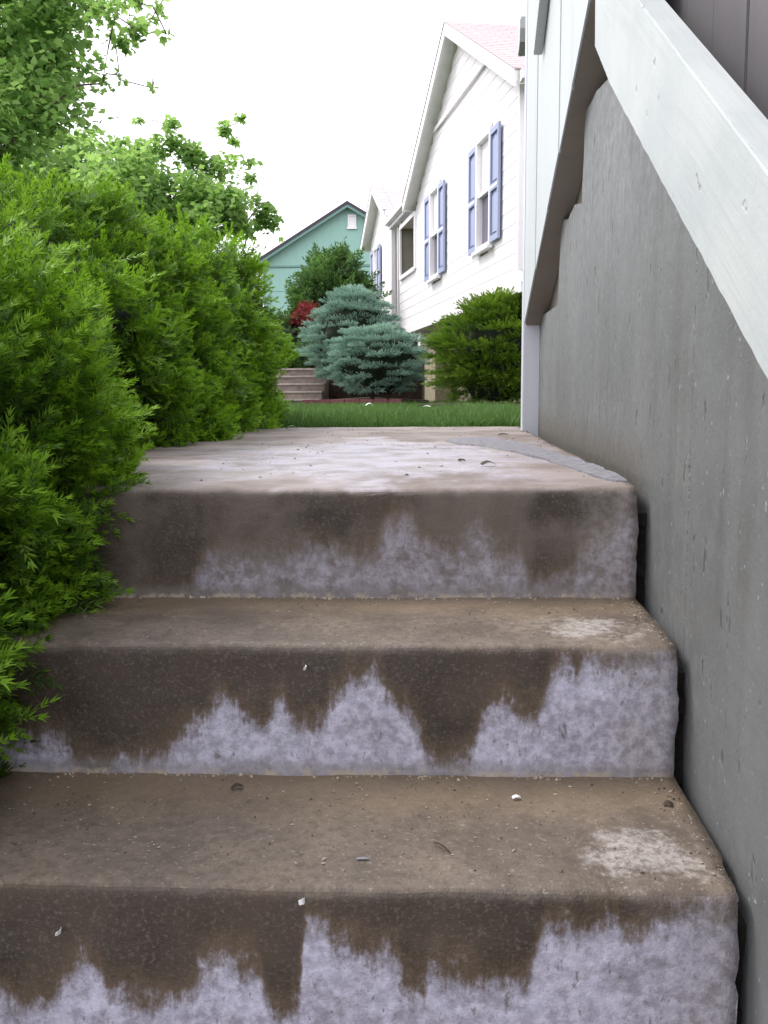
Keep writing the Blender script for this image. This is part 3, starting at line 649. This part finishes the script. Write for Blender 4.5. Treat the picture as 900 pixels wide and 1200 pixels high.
def needle_shrub(label, name, c, r, ex, ncl, per, ln, tmpl, mat, seed, lump=.08, lf=5.0, upb=.35, keep=None, base=.42, spread=.6, group=None, tvar=.16, cat='shrub', csc=.84, stems=True, depthv=.06):
    root = tag(empty(name, (c[0], c[1], c[2]-r[2])), label, cat, group); bpy.context.view_layer.update()
    p, nn, L = superell(c, r, ncl, ex, lump=lump, lf=lf, seed=seed, keep=keep)
    K = len(p); upv = np.array([0, 0, 1.])
    hol = RNG.random(K) < np.clip(1.1+L*2.2, .08, 1); p, nn, L = p[hol], nn[hol], L[hol]; K = len(p)
    p = p-nn*(RNG.random((K, 1))**2*depthv)
    d0 = unit(nn*.75+upv*upb+RNG.normal(size=(K, 3))*.35)
    ct = base+L*.45+RNG.normal(size=K)*tvar*.7
    pos = np.repeat(p, per, 0); D = np.repeat(d0, per, 0)+RNG.normal(size=(K*per, 3))*spread*.6; N = np.repeat(nn, per, 0)
    sc = ln*RNG.uniform(.6, 1.25, K*per); D = unit(D)
    pos = pos+RNG.normal(size=pos.shape)*ln*.30-D*ln*.35
    fr = frames_from(D, unit(upv*.8+N*.6+RNG.normal(size=D.shape)*.45))
    tn = np.repeat(ct, per)+RNG.normal(size=K*per)*tvar*.6
    f_ = scatter_mesh('foliage', *tmpl, pos, fr, sc, tn, mat, None); place(f_, root)
    # old dark needles further in
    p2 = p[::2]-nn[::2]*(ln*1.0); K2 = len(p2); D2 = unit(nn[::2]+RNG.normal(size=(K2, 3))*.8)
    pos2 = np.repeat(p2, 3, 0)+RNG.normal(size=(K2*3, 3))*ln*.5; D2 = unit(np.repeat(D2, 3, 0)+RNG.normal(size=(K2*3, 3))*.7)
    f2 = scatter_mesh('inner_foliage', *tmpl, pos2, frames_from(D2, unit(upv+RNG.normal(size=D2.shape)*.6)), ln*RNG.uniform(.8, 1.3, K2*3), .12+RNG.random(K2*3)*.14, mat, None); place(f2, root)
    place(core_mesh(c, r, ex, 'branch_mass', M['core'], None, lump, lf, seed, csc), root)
    if stems:
        mb = MB()
        for k in range(7):
            a = random.uniform(0, 6.28); bx, by = c[0]+.12*math.cos(a)*r[0]/.6, c[1]+.2*math.sin(a)*r[1]/.6
            ex_, ey_ = c[0]+.6*r[0]*math.cos(a), c[1]+.6*r[1]*math.sin(a)
            mb.tube([(bx, by, c[2]-r[2]-.12), ((bx+ex_)/2, (by+ey_)/2, c[2]-.4*r[2]), (ex_, ey_, c[2]+.3*r[2])], [.022, .016, .008])
        place(mb.build('stem', M['twig']), root)
    return root
T_near, T_mid, T_far = spray(12, .42, .066, tip=.44), spray(8, .44, .085, tip=.44), spray(5, .46, .13)
grp = 'yew shrubs of the clipped hedge'
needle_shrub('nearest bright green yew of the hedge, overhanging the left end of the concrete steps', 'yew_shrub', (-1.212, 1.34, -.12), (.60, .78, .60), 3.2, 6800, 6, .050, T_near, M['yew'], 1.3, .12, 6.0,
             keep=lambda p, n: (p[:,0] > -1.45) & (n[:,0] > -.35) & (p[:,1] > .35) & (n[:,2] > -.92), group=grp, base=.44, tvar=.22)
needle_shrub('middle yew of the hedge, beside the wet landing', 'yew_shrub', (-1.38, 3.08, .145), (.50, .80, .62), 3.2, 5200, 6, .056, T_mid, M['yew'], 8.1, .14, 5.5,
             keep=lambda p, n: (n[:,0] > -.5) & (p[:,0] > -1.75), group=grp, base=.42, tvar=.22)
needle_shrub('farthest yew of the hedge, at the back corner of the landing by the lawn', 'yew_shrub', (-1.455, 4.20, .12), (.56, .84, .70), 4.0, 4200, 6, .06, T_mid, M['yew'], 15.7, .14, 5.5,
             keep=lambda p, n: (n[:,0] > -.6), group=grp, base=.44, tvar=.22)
needle_shrub('dark green yew shrub at the top of the small far steps', 'yew_shrub', (-3.5, 17.6, .85), (.75, .5, .75), 2.4, 500, 5, .17, T_far, M['darkyew'], 3.9, .12, 3.0, base=.42)
needle_shrub('tall dark spiky evergreen in front of the mint green house', 'evergreen_shrub', (-2.40, 19.0, 1.50), (.74, .7, 1.50), 2.1, 1300, 6, .24, T_far, M['darkyew'], 5.5, .26, 2.4, upb=.5, base=.40, spread=.5, depthv=.2)
needle_shrub('round red leaved barberry between the hedge and the blue spruce', 'barberry_shrub', (-2.74, 17.9, 1.18), (.40, .36, .62), 2.2, 380, 5, .11, spray(5, .5, .24), M['red'], 2.2, .07, 4, base=.6)

def pad_shrub(label, name, c, r, npads, prad, ln, per, mat, tmpl, cat, flat=.4, taper=0.0, base=.45, seed=1, zlo=-.85, keepx=9, upb=.55, group=None):
    """a shrub built of layered tufted pads, with dark gaps between the layers"""
    root = tag(empty(name, (c[0], c[1], c[2]-r[2])), label, cat, group); bpy.context.view_layer.update()
    rg = np.random.default_rng(seed); pos, D, tn, upn = [], [], [], []; k = 0; cs = []
    while k < npads:
        d = unit(rg.normal(size=3))
        if d[2] < zlo or d[1] > .45: continue
        q = d*np.array(r)*rg.uniform(.72, 1.0)
        q[:2] *= 1-taper*max(0, (q[2]/r[2]+.2))
        if any(np.linalg.norm((q-o_)/np.array([1, 1, .62])) < prad*1.12 for o_ in cs) and rg.random() < .85: 
            k += .15; continue
        cs.append(q); k += 1; pr_ = prad*rg.uniform(.7, 1.2); out = unit(np.array([d[0], d[1], d[2]*.5])); pt = rg.normal()*.06
        for _ in range(per):
            e = unit(rg.normal(size=3)); e[2] = abs(e[2])*rg.uniform(-.35, 1); off = e*np.array([pr_, pr_, pr_*flat])
            pos.append(np.array(c)+q+off); dd = out*.75+e*.8+np.array([0, 0, upb]); D.append(dd+rg.normal(size=3)*.25); upn.append(np.array([0, 0, 1])+rg.normal(size=3)*.4)
            tn.append(base+pt+.42*e[2]+rg.normal()*.09)  # light from above painted into the tint: pad tops paler, undersides darker
    pos, D, upn, tn = np.array(pos), unit(np.array(D)), np.array(upn), np.array(tn)
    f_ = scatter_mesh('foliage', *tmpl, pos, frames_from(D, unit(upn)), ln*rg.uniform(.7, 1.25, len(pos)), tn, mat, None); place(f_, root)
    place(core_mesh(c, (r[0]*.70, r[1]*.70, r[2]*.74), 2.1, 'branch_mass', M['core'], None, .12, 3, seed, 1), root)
    mb = MB()
    for k in range(3):
        a = k*2.1; mb.tube([(c[0]+.05*math.cos(a), c[1]+.05*math.sin(a), c[2]-r[2]-.25), (c[0]+.5*r[0]*math.cos(a), c[1]+.5*r[1]*math.sin(a), c[2])], [.03, .012])
    place(mb.build('stem', M['twig']), root); return root
T_spr = spray(5, .5, .17, .0, .8, .22)
pad_shrub('smaller globe blue spruce standing in front, low over the red brick edging', 'blue_spruce', (-1.08, 13.6, .60), (.70, .6, .52), 130, .125, .046, 95, M['spruce'], T_spr, 'shrub', .36, 0, .50, 4, upb=.35)
pad_shrub('larger rounded blue spruce rising behind the small one', 'blue_spruce', (-1.58, 15.2, 1.02), (.84, .7, .84), 190, .14, .05, 95, M['spruce'], T_spr, 'shrub', .36, .30, .48, 9, upb=.35)
T_jun = spray(8, .36, .085, .12, .35, .34)
pad_shrub('loose yellow green spreading juniper against the white house by the post', 'juniper_shrub', (.54, 11.2, .62), (.70, .6, .68), 130, .20, .12, 62, M['juniper'], T_jun, 'shrub', .20, .22, .46, 21, upb=.22)

# ------------------------------------------------------------------ trees behind the hedge
def at(u, v, Y):
    d = fw+rt*((u-450)/F)-up*((v-600)/F); return Vector((0, 0, ZC))+d*(Y/d.y)
leafV = np.array([(0,0,0),(.35,.30,.05),(.62,.42,.0),(.72,.16,.05),(1.05,0,-.06),(.72,-.16,.05),(.62,-.42,0),(.35,-.30,.05),(.45,0,.02)])
leafF = np.array([(0,8,2,1),(8,4,3,2),(8,6,5,4),(0,7,6,8)]); leafT = np.array([0,.03,.05,.03,.08,.03,.05,.03,0])
def tree(label, trunk, fork, blobs, Y, size, dens, seed, sparse=1, name='maple_tree'):
    rg = np.random.default_rng(seed); root = tag(empty(name, (trunk[0], trunk[1], ground_z(trunk[0], trunk[1]))), label, 'tree'); bpy.context.view_layer.update()
    base = Vector((trunk[0], trunk[1], ground_z(*trunk)-.1)); fk = Vector(fork)
    place(MB().tube([base, base.lerp(fk, .5)+Vector((.05,.03,0)), fk, fk+Vector((.05, .1, .8))], [.17, .14, .10, .05], 10).build('trunk', M['bark'], smooth=True), root)
    pos, tn, tw = [], [], MB()
    nodes = [(fk, .034)]; place_ = []
    for (u, v, r) in blobs:
        yy = Y+rg.uniform(-.7, .7)*min(1, r/30); place_.append((at(u, v, yy), r*yy/F, u, r))
    for (c, rr, u, r) in sorted(place_, key=lambda q: (q[0]-fk).length):      # each limb springs from the nearest older one
        start, rad = min(nodes, key=lambda q: (q[0]-c).length+(.35 if q[0] is fk else 0)); r2 = max(.005, rad*.68); nodes.append((c, r2))
        m2 = start.lerp(c, .5)+Vector((rg.normal()*.05, rg.normal()*.05, .05*abs(rg.normal())))
        tw.tube([start, m2, c], [rad*.8, (rad*.8+r2)/2, r2*.75], 5)
        if r > 14 and u < 80:
            for _ in range(int(dens*.05)):
                w_ = rg.random(); pos.append(np.array(start.lerp(c, w_))+rg.normal(size=3)*.16); tn.append(.62+.2*rg.normal())
        for q in range(max(2, int(r/7))):
            e = Vector(rg.normal(size=3)*rr*.65); e.z *= .8; tip = c+e; tw.tube([c, c+e*.55+Vector((0,0,.02)), tip], [.004, .003, .0015], 4)
            nl = max(4, int(dens*(sparse if u > 80 else 1)*rr*rr/ max(2, int(r/7))*(1+.2*rg.normal())))
            for _ in range(nl):
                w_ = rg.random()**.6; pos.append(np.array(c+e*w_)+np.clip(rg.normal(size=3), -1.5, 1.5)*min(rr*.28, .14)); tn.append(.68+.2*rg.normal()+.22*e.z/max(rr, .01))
    place(tw.build('branches', M['bark']), root)
    pos = np.array(pos); K = len(pos); D = unit(rg.normal(size=(K, 3))*np.array([1, 1, .5])+np.array([0, 0, -.25])); U = unit(rg.normal(size=(K, 3))*.6+np.array([0, 0, 1]))
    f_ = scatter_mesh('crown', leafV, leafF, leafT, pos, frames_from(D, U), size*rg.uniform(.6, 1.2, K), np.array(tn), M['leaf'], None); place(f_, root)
t1 = [(20,30,45),(10,80,50),(52,92,34),(30,130,38),(15,165,40),(60,20,32),(100,12,28),(135,18,26),(160,38,20),(178,22,16),(150,50,16),(120,98,12),(140,88,8),(85,106,9),(178,103,8),(-60,60,80),(-60,-40,90),(30,-40,60),(110,-35,35),(-80,160,80),(70,60,16),(168,6,16),(195,40,7),(60,125,18)]
t2 = [(30,188,30),(70,165,22),(100,185,30),(138,172,20),(170,188,32),(205,168,24),(232,188,24),(240,222,36),(272,242,30),(300,246,20),(282,268,22),(314,242,10),(264,150,12),(284,140,7),(272,166,7),(200,147,10),(150,215,45),(200,230,45),(60,215,40),(296,208,8),(163,140,5),(250,262,36),(180,262,50),(20,215,40),(110,235,50),(292,190,6)]
tree('leafy maple at the far left whose dark limb and branches hang over the hedge', (-4.6, 7.2), (-3.9, 7.1, 1.5), t1, 7.0, .07, 8500, 5, .42)
tree('light green maple crown rising behind the middle of the hedge', (-3.6, 11.3), (-3.5, 11.2, 1.5), t2, 11.0, .09, 5600, 8)

# ------------------------------------------------------------------ lawn grass
NB = 90000
gy = 4.30+(RNG.random(NB)**1.7)*11.5; gx = -2.2+RNG.random(NB)*4.2
gx = gx*np.clip(.35+gy/9, .5, 1.3)
ok = ~((gy < 4.36+.0*gx) & (gx > -1.1) & (gx < .45)) & ~((gy < 4.42) & (gx > -1.05) & (gx < .4)) & ~(((gx+1.28)/.9)**2+((gy-14.3)/1.25)**2 < 1)
gx, gy = gx[ok], gy[ok]; NB = len(gx); gz = np.array([ground_z(a, b) for a, b in zip(gx, gy)])-.005
bv = np.array([(0,-.05,0),(0,.05,0),(.55,.035,.06),(.55,-.035,.06),(1,0,.22)]); bf = np.array([(0,1,2),(0,2,3),(3,2,4)])
D = unit(np.stack([RNG.normal(size=NB)*.38, RNG.normal(size=NB)*.38, np.ones(NB)], 1)); U = unit(RNG.normal(size=(NB, 3)))
patchy = np.array([mnoise.fractal(Vector((a*1.3, b*1.3, 0)), 1, 2, 3) for a, b in zip(gx, gy)])
o = scatter_mesh('grass', bv, bf, np.array([-.12,-.12,.06,.06,.16]), np.stack([gx, gy, gz], 1), frames_from(D, U), RNG.uniform(.045, .10, NB)*(1+.35*patchy), .42+.25*patchy+RNG.normal(size=NB)*.13, M['grass'], None)

# ------------------------------------------------------------------ small things
sg = tag(empty('plaque', (-1.53, 8, -.03)), 'small white plaque with dark print on a stake at the far end of the hedge', 'sign'); bpy.context.view_layer.update()
place(MB().prism([(-1.585,.385),(-1.475,.392),(-1.47,.485),(-1.50,.492),(-1.575,.486)], 'y', 8.0, 8.012).build('board', M['sign'], bevel=.002), sg)
place(MB().prism([(-1.578,.43),(-1.55,.445),(-1.535,.43),(-1.545,.41),(-1.57,.405)], 'y', 7.996, 7.9995).prism([(-1.53,.462),(-1.512,.47),(-1.515,.44),(-1.53,.435)], 'y', 7.996, 7.9995).build('print_mark', M['print']), sg)
place(MB().box(-1.535, -1.515, 8.013, 8.03, -.08, .47).build('stake', M['twig']), sg)
def litter(label, x, y, z, L, W, arch, rz, mat, cat, name, tilt=0):
    mb = MB(); v = []; 
    for k in range(7):
        t_ = k/6-.5; h = arch*(1-4*t_*t_); ww = W*(1-1.2*t_*t_)*(1+.2*math.sin(k*2.3))
        v += [(t_*L, -ww/2, h), (t_*L, ww/2, h+W*.1)]
    v += [(p[0], p[1], p[2]-max(.0008, L*.02)) for p in v]
    f = []
    for k in range(6): a = 2*k; f += [(a, a+2, a+3, a+1), (14+a+1, 14+a+3, 14+a+2, 14+a), (a, 14+a, 14+a+2, a+2), (a+1, a+3, 14+a+3, 14+a+1)]
    f += [(0, 1, 15, 14), (12, 26, 27, 13)]
    o = mb.add(v, f).build(name, mat); o.location = (x, y, z); o.rotation_euler = (tilt, 0, rz); return tag(o, label, cat)
litter('curled white paper scrap in the grass below the blue spruce', -.755, 8.58, .045, .07, .04, .02, .2, M['flake'], 'litter', 'paper_scrap')
litter('flat white paper scrap in the grass nearer the post', -.196, 7.36, .05, .06, .025, .006, -.2, M['flake'], 'litter', 'paper_scrap')
litter('tiny white scrap at the foot of the small far steps', -2.0, 14.8, .0, .10, .06, .03, .4, M['flake'], 'litter', 'paper_scrap')
def px(u, v, plane):
    d = fw+rt*((u-450)/F)-up*((v-600)/F)
    k = (plane[1]-ZC)/d.z if plane[0] == 'z' else plane[1]/d.y
    return Vector((0, 0, ZC))+d*k
p = px(605, 937, ('z', -2*R_)); litter('bright white paint flake at the back of the lowest visible tread', p.x, p.y, p.z+.003, .011, .006, .002, .3, M['flake'], 'debris', 'paint_flake')
p = px(352, 776, ('z', -1*R_-.012)); litter('white paint flake stuck under the nose of the middle step', p.x, noseY(1, p.x)-.004, -R_-.03, .012, .005, .002, 1.57, M['flake'], 'debris', 'paint_flake', 1.57)
p = px(77, 1080, ('y', .93)); litter('white paint flake on the dark riser at lower left', p.x, noseY(2, p.x)-.005, p.z, .011, .005, .002, 1.45, M['flake'], 'debris', 'paint_flake', 1.57)
p = px(355, 1050, ('z', -2*R_-.01)); litter('white paint flake on the edge of the lowest visible step', p.x, noseY(2, p.x)-.003, -2*R_-.012, .008, .006, .002, .8, M['flake'], 'debris', 'paint_flake', 1.2)
p = px(425, 1008, ('z', -2*R_)); litter('long pale scrape of paint in the middle of the lowest visible tread', p.x, p.y, p.z+.002, .014, .004, .0006, .1, M['patch'], 'debris', 'paint_flake')
p = px(278, 925, ('z', -2*R_)); litter('dark dry leaf scrap at the back of the lowest visible tread', p.x, p.y, p.z+.003, .016, .007, .004, .5, M['deadleaf'], 'leaf', 'dry_leaf')
p = px(783, 945, ('z', -2*R_)); litter('dark dry leaf scrap near the wall on the lowest visible tread', p.x, p.y, p.z+.003, .012, .008, .003, -.4, M['deadleaf'], 'leaf', 'dry_leaf')
p = px(518, 995, ('z', -2*R_)); litter('thin dark twig lying on the lowest visible tread', p.x, p.y, p.z+.002, .03, .002, .003, -.9, M['deadleaf'], 'twig', 'twig')
p = px(572, 547, ('z', 0)); litter('dark dry leaf scrap on the wet landing, nearest its front edge', p.x, p.y, p.z+.005, .03, .02, .006, .3, M['deadleaf'], 'leaf', 'dry_leaf')
p = px(541, 542, ('z', 0)); litter('smaller dark leaf scrap left of the other on the landing', p.x, p.y, p.z+.004, .018, .012, .004, .9, M['deadleaf'], 'leaf', 'dry_leaf')
p = px(590, 511, ('z', 0)); litter('dark dry leaf scrap at the back of the landing beside the post', p.x, p.y, p.z+.004, .035, .028, .004, .2, M['deadleaf'], 'leaf', 'dry_leaf')
p = px(342, 504, ('z', 0)); litter('small green leaf dropped at the back of the landing near the hedge', p.x, p.y, p.z+.006, .05, .03, .012, .4, plain('green_leaf', (.05, .13, .02), .6), 'leaf', 'green_leaf')

# loose grit and bits swept against the risers and the wall
mb = MB()
for k in range(900):
    i = random.choice((0, 1, 1, 2, 2, 2)); x = random.uniform(-.62, .298); u = random.random()
    dep = 2.6 if i == 0 else T_-.01
    y = noseY(i, x)+.03+(dep-.04)*(u**.6 if random.random() < .6 else u)
    if random.random() < .22: x = .298-abs(random.gauss(0, .02))
    a = random.uniform(.0006, .0017)*(1 if i else 2.2); z = -i*R_+.0008; th = random.uniform(0, 3.14); c_, s_ = math.cos(th)*a*random.uniform(1, 2.2), math.sin(th)*a
    mb.add([(x-c_, y-s_, z), (x+s_, y-c_*.6, z), (x+c_, y+s_, z), (x-s_, y+c_*.6, z), (x, y, z+a*.9)], [(0,1,4),(1,2,4),(2,3,4),(3,0,4),(3,2,1,0)])
t = NT('grit'); q_ = t.noise(t.pos(), 60, 2, .5)
tag(mb.build('grit', t.bsdf(t.mix(t.ss(q_, .42, .58), (.05, .038, .028), (.36, .32, .27)), .9)), kind='stuff')
